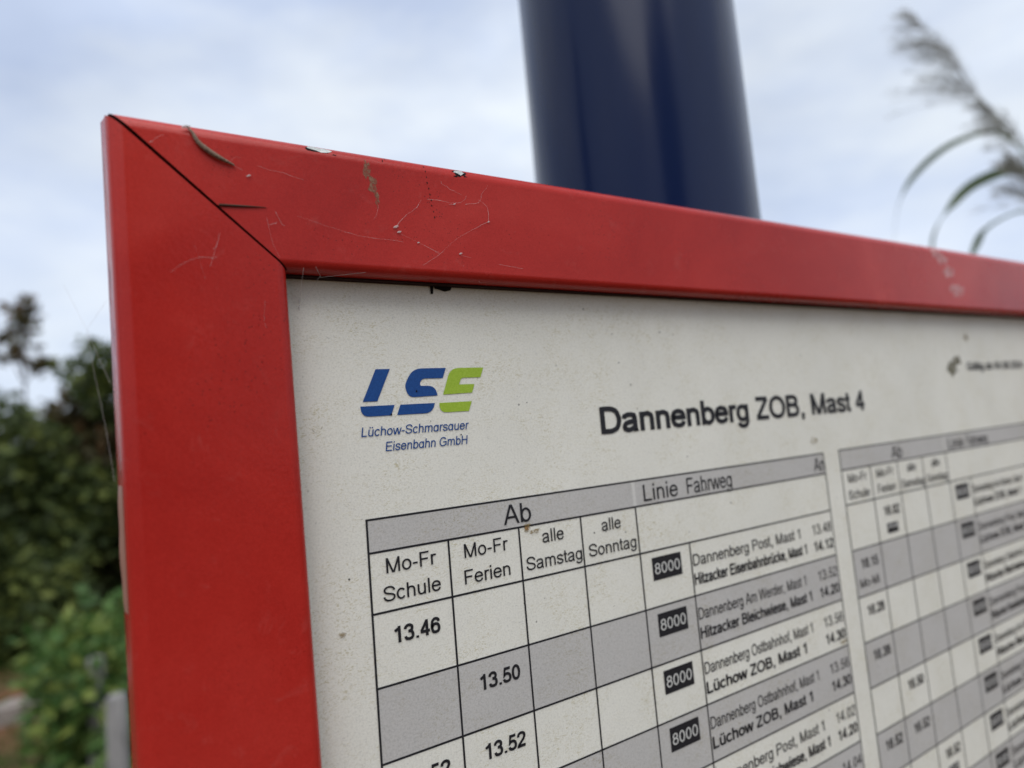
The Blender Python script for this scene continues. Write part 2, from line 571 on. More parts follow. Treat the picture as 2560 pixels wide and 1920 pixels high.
def prof_at(s):
    """arc length over the leaning wall, the outer rounding and the face -> (u, t), normal"""
    q = R_OUT * math.pi / 2
    if s < S_LEN:
        f = s / S_LEN
        return 1.1 * f, SLANT[0][1] + f * (SLANT[1][1] - SLANT[0][1]), (-0.973, 0.232)
    s -= S_LEN
    if s < q:
        a = s / R_OUT
        return 1.1 + R_OUT - R_OUT * math.cos(a), TF - R_OUT + R_OUT * math.sin(a), (-math.cos(a), math.sin(a))
    return 1.1 + R_OUT + s - q, TF, (0.0, 1.0)
def on_top(x, s, lift=0.03):
    u, t, nn = prof_at(s + 3.9)
    y = Y0 + u + nn[0] * lift
    return P(x + skew(y), y, t + nn[1] * lift)
def on_side(y, s, lift=0.03):
    u, t, nn = prof_at(s)
    return P(X0 + u + nn[0] * lift + skew(y), y, t + nn[1] * lift)
def ragged(cx, cs, hx, hs, n_, rnd, fn, jit=0.35, lift=0.03, cut=None):
    """small ragged patch following the rail surface: centre fan with rings"""
    V, F = [fn(cx, cs, lift)], []
    rings = 3
    rad = [1 + jit * (rnd.random() * 2 - 1) for _ in range(n_)]
    for r_ in range(1, rings + 1):
        for k in range(n_):
            a = 2 * math.pi * k / n_
            f = r_ / rings * rad[k]
            V.append(fn(cx + hx * f * math.cos(a), max(0.05, cs + hs * f * math.sin(a)), lift))
    for k in range(n_):
        F.append((0, 1 + k, 1 + (k + 1) % n_))
    for r_ in range(rings - 1):
        for k in range(n_):
            a, b_ = 1 + r_ * n_ + k, 1 + r_ * n_ + (k + 1) % n_
            F.append((a, a + n_, b_ + n_, b_))
    return V, F
rnd = random.Random(4)
Q = R_OUT * math.pi / 2
# bare chips on the top edge with a dark lifted rim, cracks
for (cx, cs, hx, hs) in ((-7.9, 4.6, 2.5, 0.95), (30.2, 4.9, 1.7, 0.95)):
    link("chip_rim", *ragged(cx + 0.25, cs + 0.2, hx * 1.22, hs * 1.3, 15, rnd, on_top, 0.3, 0.02), DARK, top_rail)
    link("bare_chip", *ragged(cx, cs, hx, hs, 13, rnd, on_top, 0.35, 0.05), ALU, top_rail)
parts = []
for (cx, cs, hx, hs) in ((-4.2, 5.9, 0.6, 0.18), (28.7, 6.6, 0.7, 0.22), (31.9, 6.2, 0.5, 0.18), (8.2, 5.0, 0.18, 0.7), (9.0, 4.0, 0.12, 0.6)):
    parts.append(ragged(cx, cs, hx, hs, 11, rnd, on_top, 0.5, 0.03))
for k in range(10):
    f = k / 9
    parts.append(ragged(19.7 + 1.5 * f + rnd.uniform(-.15, .15), 5.0 + 14.2 * f, 0.16, 0.30, 7, rnd, on_top, 0.4, 0.03))
link("crack", *join(parts), DARK, top_rail)
link("smear", *join([ragged(3.6, 8.6, 0.9, 2.6, 16, rnd, on_top, 0.35, 0.03), ragged(4.9, 12.6, 1.15, 2.3, 16, rnd, on_top, 0.4, 0.03),
                     ragged(5.8, 16.0, 0.6, 2.2, 14, rnd, on_top, 0.4, 0.03)]), LICHEN, top_rail)
sm = [ragged(290.0, 7.0, 5.0, 2.6, 18, rnd, on_top, 0.3, 0.03), ragged(294.5, 10.0, 5.0, 2.6, 18, rnd, on_top, 0.35, 0.03),
      ragged(299.5, 16.5, 5.6, 2.8, 18, rnd, on_top, 0.3, 0.03), ragged(306.0, 25.5, 7.0, 2.8, 18, rnd, on_top, 0.35, 0.03)]
link("smear", *join(sm), SMEAR, top_rail)
# left rail: cracks along the rounding and a curl of lifted film
parts = []
for (y0, y1, s_, wd) in ((-96, -84, 0.9, 0.05), (-71.2, -63.8, 1.1, 0.10), (-66, -60, 0.6, 0.06), (-52, -41, 0.8, 0.06), (-36, -22, 1.2, 0.05),
                         (-20, -9, 0.9, 0.09), (-58, -50, 1.5, 0.05), (2, 16, 1.0, 0.06), (-88, -76, 1.6, 0.04)):
    V, F = [], []
    for k in range(13):
        f = k / 12
        y = y0 + (y1 - y0) * f
        ww = 2.0 * wd * math.sin(math.pi * min(1, max(0.03, f))) + 0.01
        sm_ = 2.2 * s_ + 0.9 * (f - 0.5) + 0.25 * math.sin(f * 9 + y0)
        V += [on_side(y, sm_ - ww, 0.03), on_side(y, sm_ + ww, 0.03)]
    for k in range(12):
        F.append((2 * k, 2 * k + 2, 2 * k + 3, 2 * k + 1))
    parts.append((V, F))
link("crack", *join(parts), DARK, side_rail)
V, F = [], []
for k in range(25):
    f = k / 24
    y = -23 + 26 * f
    h_ = 0.45 * math.sin(math.pi * f) ** 0.7 * (0.8 + 0.2 * math.sin(f * 14))
    for j in range(5):
        g = j / 4
        u, t, nn = prof_at(4.4 - 3.9 * g)
        lf = 0.04 + h_ * g ** 1.6
        V.append(P(X0 + u - lf * 0.85 + skew(y), y, t + 0.04 + lf * 0.35))
for k in range(24):
    for j in range(4):
        F.append((k * 5 + j, k * 5 + j + 1, (k + 1) * 5 + j + 1, (k + 1) * 5 + j))
o = link("peeled_film", V, F, FILM, side_rail, True)

# ------------------------------------------------------------------ timetable sheet
sheet = empty("timetable_sheet", SITE, "printed bus timetable sheet with a blue and green logo behind the red frame", "timetable")
sheet.location = SITE
nx, ny = 60, 44
V = [P(-26 + 470.0 * i / nx, -79 + 337.0 * j / ny, 0) for j in range(ny + 1) for i in range(nx + 1)]
F = [(j * (nx + 1) + i, (j + 1) * (nx + 1) + i, (j + 1) * (nx + 1) + i + 1, j * (nx + 1) + i + 1) for j in range(ny) for i in range(nx)]
link("paper", V, F, PAPER, sheet)

def quad(x0, x1, y0, y1, t):
    return [P(x0, y0, t), P(x0, y1, t), P(x1, y1, t), P(x1, y0, t)], [(0, 1, 2, 3)]

COLS = [0.0, 21.69, 43.66, 65.56, 87.62, 109.70, 190.0]
ROWS = [15.0, 32.82, 50.67, 68.33, 86.7, 105.2, 123.4, 141.4, 159.5, 177.5, 195.5]
COL2 = [200.96, 221.92, 243.59, 265.35, 287.61, 308.70, 391.0]
ROW2 = [14.5, 33.4, 52.5, 70.6, 88.5, 106.4, 124.0, 142.0, 160.0, 178.0, 196.0]
def table(cols, rows, top):
    sh, ln = [], []
    sh.append(quad(cols[0], cols[4] - 0.6, top, 0, 0.06))
    sh.append(quad(cols[4] + 0.7, cols[6], top, 0, 0.06))
    for k in range(1, len(rows) - 1, 2):
        sh.append(quad(cols[0], cols[6], rows[k], rows[k + 1], 0.06))
    h = 0.27
    ln.append(quad(cols[0] - h, cols[6] + h, top - h, top + h, 0.11))
    ln.append(quad(cols[0] - h, cols[6] + h, -h, h, 0.11))
    for r_ in rows:
        ln.append(quad(cols[0] - h, cols[6] + h, r_ - h, r_ + h, 0.11))
    ln.append(quad(cols[0] - h, cols[0] + h, top - h, rows[-1] + h, 0.125))
    ln.append(quad(cols[6] - h, cols[6] + h, top - h, rows[-1] + h, 0.125))
    for i in (1, 2, 3, 4):
        ln.append(quad(cols[i] - h, cols[i] + h, 0, rows[-1] + h, 0.125))
    ln.append(quad(cols[5] - h, cols[5] + h, rows[0], rows[-1] + h, 0.125))
    link("table_shading", *join(sh), GREY, sheet)
    link("header_gap", *quad(cols[4] - 0.6, cols[4] + 0.7, top + 0.3, -0.3, 0.06), PALE, sheet)
    link("table_grid", *join(ln), BLACK, sheet)
table(COLS, ROWS, -8.27)
table(COL2, ROW2, -8.5)

def txt(name, *a, material=BLACK, parent=sheet, **k):
    return link(name, *text_mesh(*a, **k), material, parent)

txt("stop_title", "Dannenberg ZOB, Mast 4", 76.2, -24.4, 8.7, 148.6, bold=True)
txt("validity_note", "Gültig ab 04.08.2024", 322.7, -40.2, 4.3, 68, bold=True)
txt("company_name", "Lüchow-Schmɑrsɑuer", -0.2, -29.33, 2.42, 30.4, material=BLUE, slant=0.16)
txt("company_name", "Eisenbɑhn GmbH", 5.9, -25.2, 2.42, 23.8, material=BLUE, slant=0.16)

def poly(pts, t=0.15):
    return [P(x, y, t) for x, y in pts], [tuple(range(len(pts)))]
def rounded(pts, nseg=5):
    """points flagged with a third value are rounded by that radius"""
    out = []
    k = len(pts)
    for i, p in enumerate(pts):
        if len(p) == 2:
            out.append(p)
            continue
        a, b_ = Vector(pts[i - 1][:2]), Vector(pts[(i + 1) % k][:2])
        c = Vector(p[:2])
        s = c + (a - c).normalized() * p[2]
        e = c + (b_ - c).normalized() * p[2]
        for j in range(nseg + 1):
            f = j / nseg
            q = s * (1 - f) ** 2 + c * (2 * f * (1 - f)) + e * f * f
            out.append((q.x, q.y))
    return out
logo = link("logo", *poly(rounded([(4.86, -46.75), (8.70, -46.75), (4.80, -38.32), (0.96, -38.32)])), BLUE, sheet)
link("logo_letter", *join([
    poly(rounded([(0.25, -37.14), (9.38, -37.14), (8.28, -34.43), (0.45, -34.43, 2.1)])),
    poly(rounded([(24.79, -46.75), (23.66, -43.92), (17.35, -43.92, 1.1), (16.65, -41.93, 0.9), (21.2, -41.93, 2.2), (21.75, -39.15), (13.4, -38.93, 1.7), (12.45, -42.2, 1.2), (15.0, -46.75, 2.6)])),
    poly(rounded([(10.95, -37.12), (20.78, -37.12), (19.9, -34.43, 2.2), (9.87, -34.43)]))]), BLUE, logo)
link("logo_letter", *join([
    poly(rounded([(36.50, -46.68), (35.32, -43.86), (29.2, -43.86, 0.9), (28.50, -41.98), (33.25, -41.98), (32.33, -39.55), (23.4, -39.32), (26.1, -46.68, 2.6)])),
    poly(rounded([(22.10, -37.05), (32.00, -37.10), (30.86, -34.39), (22.0, -34.39, 2.1)]))]), GREEN, logo)

def headers(cols):
    txt("column_header", "Ab", cols[0] + 43.7, -1.3, 5.5, align='C')
    txt("column_header", "Linie", cols[4] + 3.4, -1.25, 5.4, 16.2)
    txt("column_header", "Fahrweg", cols[5] + 1.2, -1.25, 5.4, 23.4)
    txt("column_header", "An", cols[6] + 0.2, -1.35, 5.4, 7.4, align='R')
    for i, (a, b_, wa, wb) in enumerate((("Mo-Fr", "Schule", 13.9, 15.9), ("Mo-Fr", "Ferien", 13.9, 14.9), ("alle", "Samstag", 7.9, 20.2), ("alle", "Sonntag", 7.9, 19.4))):
        c = (cols[i] + cols[i + 1]) / 2 + (0.5 if i > 1 else 0)
        txt("column_header", a, c, 5.6, 3.75, wa, align='C')
        txt("column_header", b_, c, 12.55, 3.75, wb, align='C')
headers(COLS)
headers(COL2)

def badge(x0, y0, w_=12.9, h_=7.3, num="8000"):
    o = link("line_badge", *quad(x0, x0 + w_, y0, y0 + h_, 0.15), BLACK, sheet)
    link("line_number", *text_mesh(num, x0 + w_ / 2, y0 + h_ - 1.85, h_ * 0.485, w_ * 0.90, align='C', lift=0.22), WHITE, o)

DP, DO_, LZ = "Dannenberg Post, Mast 1", "Dannenberg Ostbahnhof, Mast 1", "Lüchow ZOB, Mast 1"
HB, HE, DA = "Hitzacker Bleichwiese, Mast 1", "Hitzacker Eisenbahnbrücke, Mast 1", "Dannenberg Am Werder, Mast 1"
B1 = [({0: "13.46"}, DP, "13.48", HE, "14.12", 59.6, 62.2), ({1: "13.50"}, DA, "13.52", HB, "14.20", 59.4, 61.8),
      ({0: "13.52", 1: "13.52"}, DO_, "13.56", LZ, "14.30", 59.8, 55.0), ({1: "13.52"}, DO_, "13.56", LZ, "14.30", 59.8, 55.0),
      ({0: "13.58"}, DP, "14.02", HB, "14.20", 59.6, 61.8), ({0: "13.58"}, DO_, "14.04", HE, "14.30", 59.8, 62.0), ({1: "14.02"}, DP, "14.10", LZ, "14.40", 59.8, 55.0)]
B2 = [({1: "16.02"}, DA, "16.04", LZ, "16.38", 59.4, 55.0), ({0: "16.15"}, DP, "16.17", LZ, "16.50", 59.6, 55.0),
      ({0: "16.28"}, DO_, "16.32", HB, "16.55", 59.8, 61.8), ({0: "16.38"}, DP, "16.40", HE, "17.04", 59.6, 62.0),
      ({1: "16.50"}, DA, "16.52", HB, "17.10", 59.4, 61.8), ({0: "16.52", 1: "16.52"}, DO_, "16.56", LZ, "17.30", 59.8, 55.0),
      ({2: "16.52"}, DO_, "16.56", LZ, "17.30", 59.8, 55.0), ({1: "17.02"}, DO_, "17.06", LZ, "17.40", 59.8, 55.0)]
def fill(cols, rows, data):
    for k, (tm, d1, t1, d2, t2, w1, w2) in enumerate(data):
        y = rows[k]
        for i, s in tm.items():
            txt("departure_time", s, cols[i] + 11.3 + (0.9 if i else 0), y + 8.1, 4.05, 12.9, bold=True, align='C')
        badge(cols[4] + 4.6, y + 2.2)
        x = cols[5] + 0.4
        txt("destination", d1, x, y + 8.0, 3.85, w1)
        txt("destination", d2, x, y + 14.35, 3.85, w2, bold=True)
        txt("arrival_time", t1, cols[6] - 0.9, y + 8.0, 3.85, 12.9, align='R')
        txt("arrival_time", t2, cols[6] - 0.9, y + 14.5, 3.85, 12.9, align='R', bold=True)
fill(COLS, ROWS, B1)
fill(COL2, ROW2, B2)
badge(COL2[1] + 7.0, ROW2[0] + 11.6, 8.6, 4.3, "A4")
badge(COL2[2] + 7.0, ROW2[6] + 11.6, 8.6, 4.3, "A4")
txt("weekday_note", "Mo-Mi", COL2[0] + 9.6, ROW2[1] + 15.6, 3.7, 14.6, align='C')

def fan(x, y, hx, hy, n_=16, jit=0.35, t=0.27):
    V, F = [P(x, y, t)], []
    for k in range(n_):
        a = 2 * math.pi * k / n_
        f = 1 + jit * (rnd.random() * 2 - 1)
        V.append(P(x + hx * f * math.cos(a), y + hy * f * math.sin(a), t))
    for k in range(n_):
        F.append((0, 1 + k, 1 + (k + 1) % n_))
    return V, F
for q in ((46.6, 0.3, 1.3, 1.3), (49.0, 1.8, 1.6, 0.7), (-7.4, 18.0, 0.9, 0.8)):
    link("stain", *fan(*q), STAIN, sheet)
link("stain", *fan(46.4, 0.6, 0.65, 0.6), RUST, sheet)
link("dirt_blot", *join([fan(307.4, -41.8, 5.0, 4.2, 18, 0.3), fan(313.5, -45.5, 3.6, 2.0, 14, 0.4)]), DIRT, sheet)
for q in ((326, -58, 2.4, 2.0), (185, -14, 2.2, 1.2), (187.5, 66.5, 2.5, 0.8)):
    link("stain", *fan(*q), STAIN, sheet)
link("tear", *join([poly([(21.8, -70.3), (22.9, -70.3), (22.6, -67.7), (21.9, -67.6)], 0.3), poly([(22.8, -70.3), (28.6, -70.3), (28.0, -69.0), (26.2, -68.5), (24.4, -69.0), (23.2, -69.2)], 0.3)]), DARK, sheet)
for k in range(26):
    r_ = rnd.choice((0.12, 0.16, 0.24))
    link("speck", *fan(rnd.uniform(-14, 185), rnd.uniform(-62, 60), r_, r_ * rnd.uniform(0.7, 1.5), 7, 0.3, 0.29), DARK, sheet)
V, F = [], []
for k in range(9):       # small curled brown fibre left of the company name
    f = k / 8
    x, y = -12.1 + 2.6 * f, -32.6 + 1.2 * math.sin(math.pi * f) + 0.4 * (1 - f)
    V += [P(x, y - 0.14, 0.27), P(x, y + 0.14 + 0.16 * math.sin(math.pi * f), 0.27)]
F = [(2 * k, 2 * k + 1, 2 * k + 3, 2 * k + 2) for k in range(8)]
link("stain", V, F, STAIN, sheet)

# ------------------------------------------------------------------ bits stuck to the frame
HUSK, n, l, b = mat("dry_husk", (0.19, 0.125, 0.085), 0.8, 0.2)
v = coords(n, l)
l.new(ramp(n, l, noise(n, l, v, 2500, 4, 0.7), [(0.35, (0.09, 0.055, 0.04)), (0.7, (0.34, 0.25, 0.18))]), b.inputs['Base Color'])
SILK, n, l, b = mat("spider_silk", (0.72, 0.70, 0.68), 0.5, 0.4)
b.inputs['Alpha'].default_value = 0.48
NEEDLE, n, l, b = mat("dry_needle", (0.055, 0.030, 0.018), 0.7, 0.3)

def smooth_path(pts, sub=6):
    pts = [Vector(p) for p in pts]
    out = []
    for i in range(len(pts) - 1):
        p0, p1, p2, p3 = pts[max(i - 1, 0)], pts[i], pts[i + 1], pts[min(i + 2, len(pts) - 1)]
        for k in range(sub):
            t = k / sub
            out.append(0.5 * ((2 * p1) + (p2 - p0) * t + (2 * p0 - 5 * p1 + 4 * p2 - p3) * t * t + (3 * p1 - p0 - 3 * p2 + p3) * t ** 3))
    out.append(pts[-1])
    return out
hp = smooth_path([P(-36.8, -101.4, 7.9), P(-35.7, -99.8, 8.5), P(-34.6, -97.7, 8.6), P(-32.5, -95.9, 8.7), P(-30.0, -94.5, 8.7), P(-27.4, -93.5, 8.4)])
k = len(hp)
hr = [0.00018 + 0.00042 * math.sin(math.pi * min(1, (i / (k - 1)) ** 1.3)) for i in range(k)]
o = link("seed_husk", *tube(hp, hr, 8), HUSK, None, True, SITE)
tag(o, "curved dry brown husk stuck on the top rail near the mitred corner", "husk")
o = link("needle", *tube([P(-31.0, -83.75, 8.25), P(-26, -84.05, 8.25), P(-21.0, -84.35, 8.2)], [0.00028, 0.00024, 0.00008], 6), NEEDLE, None, True, SITE)
tag(o, "short dark dry needle lying across the mitre joint of the frame", "needle")

def thread(pts, r_=0.05, sub=5, jit=0.12, t=8.12):
    """a spun thread lying on the face: uneven, and broken where it has worn away"""
    path = smooth_path([P(x, y, t + rnd.uniform(-.02, .25)) for x, y in pts], sub)
    path = [p + Vector((rnd.uniform(-jit, jit) / 1000, 0, rnd.uniform(-jit, jit) / 1000)) for p in path]
    pieces, i, n_ = [], 0, len(path)
    while i < n_ - 1:
        k = min(n_ - 1, i + rnd.randint(2, 6))
        seg_ = path[i:k + 1]
        w_ = r_ * rnd.choice((0.22, 0.34, 0.5, 0.75))
        if rnd.random() > 0.16:
            pieces.append(tube(seg_, [w_ * rnd.uniform(.6, 1.2) / 1000 for _ in seg_], 4, False))
        i = k
    return join(pieces) if pieces else tube(path[:2], r_ * 0.3 / 1000, 4, False)
def knot(x, y, r_, t=8.2):
    return tube([P(x - r_ * 1.2, y + r_ * .4, t), P(x, y, t + r_ * .4), P(x + r_ * 1.2, y - r_ * .6, t)], [r_ * .25e-3, r_ * .6e-3, r_ * .2e-3], 6)
web = [thread([(10.3, -83.1), (13.5, -86.6), (16.4, -88.8), (18.2, -91.3), (21.2, -91.6), (27.7, -91.5), (30.5, -92.6), (31.6, -94.2)], 0.06),
       thread([(26.0, -90.9), (31, -91.6), (35.1, -92.6), (36.6, -95.6), (38.6, -98.0)], 0.05),
       thread([(35.1, -93.4), (37.7, -91.5), (38.0, -88.6), (37.8, -87.3)], 0.06, jit=.06), thread([(37.8, -87.3), (32.5, -84.4), (26.9, -80.9), (22.1, -76.6), (17.0, -73.2)], 0.05, jit=.06),
       thread([(10.5, -81.5), (16.5, -79.2), (22.1, -76.6)], 0.05), thread([(28.2, -76.8), (38, -75.3), (48.0, -74.3)], 0.045, jit=.03),
       thread([(6.0, -88.2), (5.0, -85.0), (2.0, -81.6)], 0.05, jit=.06), thread([(-14, -83), (-6.0, -81.0), (2.0, -79.4), (12.0, -79.0), (22, -77)], 0.04, jit=.08),
       thread([(-19, -83.5), (-17.2, -80.4), (-14.0, -83.2)], 0.05), thread([(27.5, -78.5), (28.4, -75.6), (28.9, -73.8)], 0.08, jit=.3),
       thread([(24, -97), (27, -95), (30, -94.2)], 0.07, jit=.35), knot(10.3, -82.9, 0.55), knot(11.1, -81.6, 0.45), knot(37.8, -87.2, 0.32), knot(28.3, -77.2, 0.4), knot(16.2, -79.2, 0.28), knot(27.6, -91.2, 0.3)]
o = link("cobweb", *join(web), SILK, None, False, SITE)
tag(o, "tangle of thin cobweb threads on the middle of the red top rail", "cobweb")
web = [thread([(-36.9, -101.2), (-39.2, -99.6), (-42.0, -98.0), (-43.8, -96.4)], 0.10, jit=.3), thread([(-27.6, -93.5), (-25.8, -92.6), (-24.4, -91.4)], 0.12, jit=.12),
       knot(-36.9, -101.0, 0.7), knot(-24.5, -91.5, 0.4), thread([(-28.4, -94.4), (-26.6, -95.8), (-23.0, -94.4), (-20, -93.8), (-13.5, -92.6), (-7.0, -90.6)], 0.05), thread([(-20.5, -80.3), (-18.2, -81.0), (-16.8, -80.5)], 0.16, jit=.2),
       thread([(-21, -82), (-20, -76), (-18.5, -72.4)], 0.04, jit=.05)]
o = link("cobweb", *join(web), SILK, None, False, SITE)
tag(o, "ragged pale cobweb wisps around the dry husk by the corner", "cobweb")
web = [thread([(-31.2, -76.8), (-32.0, -73.5), (-33.6, -68.0), (-36.5, -58.0)], 0.035, jit=.05), thread([(-31.0, -77.2), (-31.6, -74.8), (-32.4, -73.2)], 0.07, jit=.1),
       thread([(-41, -67.5), (-36.6, -70.8), (-32, -71.4)], 0.04), thread([(-22.3, -62), (-22.6, -58.5), (-22.4, -55.8)], 0.05), thread([(-37.6, -83), (-36, -74), (-34.2, -66)], 0.035)]
o = link("cobweb", *join(web), SILK, None, False, SITE)
tag(o, "faint cobweb threads on the red side rail below the mitre", "cobweb")
web = []
for a, c, r_ in (((-13.2, -70.6, 7.6), (-13.4, -63.8, 0.4), 0.05), ((-9.0, -69.5, 5.0), (-13.0, -63.2, 0.4), 0.045), ((-10.5, -71, 7.8), (-8.6, -69.4, 4.5), 0.05), ((-8.6, -69.4, 4.5), (2, -70.6, 7), 0.045)):
    web.append(tube([P(*a), P(*[(i + j) / 2 for i, j in zip(a, c)]), P(*c)], r_ / 1000, 4, False))
web.append(tube([P(-13.25, -65.0, 0.9), P(-13.4, -64.2, 0.6), P(-13.4, -63.4, 0.4)], [0.00005, 0.00022, 0.00005], 6))
web.append(tube([P(-13.4, -63.3, 0.4), P(-13.5, -62.6, 0.4), P(-13.45, -61.8, 0.3)], [0.00004, 0.0002, 0.00005], 6))
o = link("cobweb", *join(web), SILK, None, False, SITE)
tag(o, "cobweb threads spanning the shadow gap between top rail and paper", "cobweb")
# thread outside the frame
web = []
for pts in ([(-52.8, -62.5, 2), (-56.6, -56.2, 1), (-55.6, -48, 1), (-53.8, -36, 1), (-52.3, -24, 2)], [(-60.5, -66, 0), (-58.3, -60.5, 0), (-56.6, -56.2, 1)], [(-56.6, -56.2, 1), (-54.7, -50.5, 1), (-52.6, -44.5, 2)]):
    web.append(tube([P(*q) for q in pts], 0.000026, 4, False))
o = link("cobweb", *join(web), SILK, None, False, SITE)
tag(o, "thin cobweb thread forking in the air beside the outer edge of the frame", "cobweb")

# ------------------------------------------------------------------ pole
NAVY, n, l, b = mat("navy_paint", (0.006, 0.013, 0.050), 0.2, 0.26)
v = coords(n, l, (1, 1, 0.35))
patch = noise(n, l, v, 9, 5, 0.6, 0.4)
l.new(ramp(n, l, patch, [(0.35, (0.003, 0.009, 0.044)), (0.75, (0.010, 0.020, 0.062))]), b.inputs['Base Color'])
l.new(ramp(n, l, patch, [(0.35, (0.10,) * 3), (0.8, (0.30,) * 3)]), b.inputs['Roughness'])
b.inputs['IOR'].default_value = 1.42
pole = empty("stop_pole", (0.182, 0.079, 0.0), "thick dark blue glossy pole standing behind the timetable case", "pole")
v_, f_ = tube([(0, 0, 0.0), (0, 0, 1.2), (0, 0, 1.8), (0, 0, 2.4), (0, 0, 3.3)], 0.0571, 64)
o = link("shaft", v_, f_, NAVY, pole, True)
o.data.set_sharp_from_angle(angle=R(40))
v_, f_ = tube([(0, 0, 3.3), (0, 0, 3.315), (0, 0, 3.33)], [0.060, 0.060, 0.045], 48)
link("cap", v_, f_, NAVY, pole, True).data.set_sharp_from_angle(angle=R(40))
v_, f_ = tube([(0, 0, 0.0), (0, 0, 0.02)], 0.12, 40)
link("base_plate", v_, f_, BACKM, pole)

# ------------------------------------------------------------------ ground
GRD, n, l, b = mat("soil", (0.12, 0.075, 0.05), 0.95, 0.1)
v = coords(n, l)
c1 = ramp(n, l, noise(n, l, v, 1.3, 6, 0.65), [(0.40, (0.15, 0.075, 0.045)), (0.56, (0.085, 0.07, 0.035)), (0.66, (0.04, 0.065, 0.018))])
c2 = ramp(n, l, noise(n, l, v, 14, 5, 0.7), [(0.3, (0.45, 0.40, 0.36)), (0.7, (1.5, 1.4, 1.3))])
l.new(mixc(n, l, 1.0, c1, c2, 'MULTIPLY'), b.inputs['Base Color'])
bump(n, l, noise(n, l, v, 20, 6, 0.7), b, 0.6, 0.03)
o = link("ground", [(-600, -600, 0), (600, -600, 0), (600, 600, 0), (-600, 600, 0)], [(0, 1, 2, 3)], GRD)
o['kind'] = 'structure'
STONE, n, l, b = mat("kerb_stone", (0.34, 0.31, 0.29), 0.9, 0.2)
v = coords(n, l)
l.new(ramp(n, l, noise(n, l, v, 25, 6, 0.7), [(0.3, (0.12, 0.10, 0.085)), (0.7, (0.36, 0.32, 0.29))]), b.inputs['Base Color'])
# ------------------------------------------------------------------ plants
def leaf_mat(name, ca, cb, cc, through=0.3):
    mt, n, l, b = mat(name, ca, 0.55, 0.3)
    g = n.new('ShaderNodeNewGeometry')
    c = ramp(n, l, g.outputs['Random Per Island'], [(0.0, ca), (0.6, cb), (0.95, cc)])
    l.new(c, b.inputs['Base Color'])
    tr = n.new('ShaderNodeBsdfTranslucent')
    l.new(c, tr.inputs['Color'])
    ms = n.new('ShaderNodeMixShader')
    ms.inputs['Fac'].default_value = through
    l.new(b.outputs['BSDF'], ms.inputs[1])
    l.new(tr.outputs['BSDF'], ms.inputs[2])
    l.new(ms.outputs['Shader'], n['Material Output'].inputs['Surface'])
    return mt
LEAF_DARK = leaf_mat("dark_leaf", (0.036, 0.055, 0.018), (0.068, 0.096, 0.027), (0.17, 0.20, 0.045))
LEAF_BROWN = leaf_mat("brownish_leaf", (0.050, 0.046, 0.018), (0.085, 0.075, 0.028), (0.15, 0.085, 0.04))
LEAF_FRESH = leaf_mat("fresh_leaf", (0.045, 0.10, 0.024), (0.085, 0.165, 0.036), (0.19, 0.23, 0.05))
BARK, n, l, b = mat("bark", (0.09, 0.07, 0.05), 0.9, 0.1)
v = coords(n, l, (1, 1, 0.3))
l.new(ramp(n, l, noise(n, l, v, 30, 5, 0.7), [(0.3, (0.045, 0.034, 0.026)), (0.7, (0.14, 0.11, 0.085))]), b.inputs['Base Color'])

def foliage(rn, lumps, count, size):
    V, F = [], []
    wts = [a * b_ * c for (_, _, _, a, b_, c) in lumps]
    tot = sum(wts)
    for (cx, cy, cz, rx, ry, rz), wt in zip(lumps, wts):
        for _ in range(int(count * wt / tot)):
            d = Vector((rn.gauss(0, 1), rn.gauss(0, 1), rn.gauss(0, 1))).normalized()
            f = rn.random() ** 0.42 * (1.0 + 0.18 * math.sin(7 * d.x + 5 * d.z + cx * 9))
            p = Vector((cx + d.x * rx * f, cy + d.y * ry * f, max(0.03, cz + d.z * rz * f)))
            ax = Vector((rn.gauss(0, 1) + d.x, rn.gauss(0, 1) + d.y, rn.gauss(0, .7) - .2)).normalized()
            sd_ = ax.cross(Vector((rn.gauss(0, 1), rn.gauss(0, 1), rn.gauss(0, 1) + .6))).normalized()
            nn = ax.cross(sd_)
            s = size * rn.uniform(0.4, 1.6)
            k = len(V)
            V += [p, p + ax * s * .5 + sd_ * s * .3 + nn * s * .06, p + ax * s, p + ax * s * .5 - sd_ * s * .3 + nn * s * .06]
            F.append((k, k + 1, k + 2, k + 3))
    return V, F

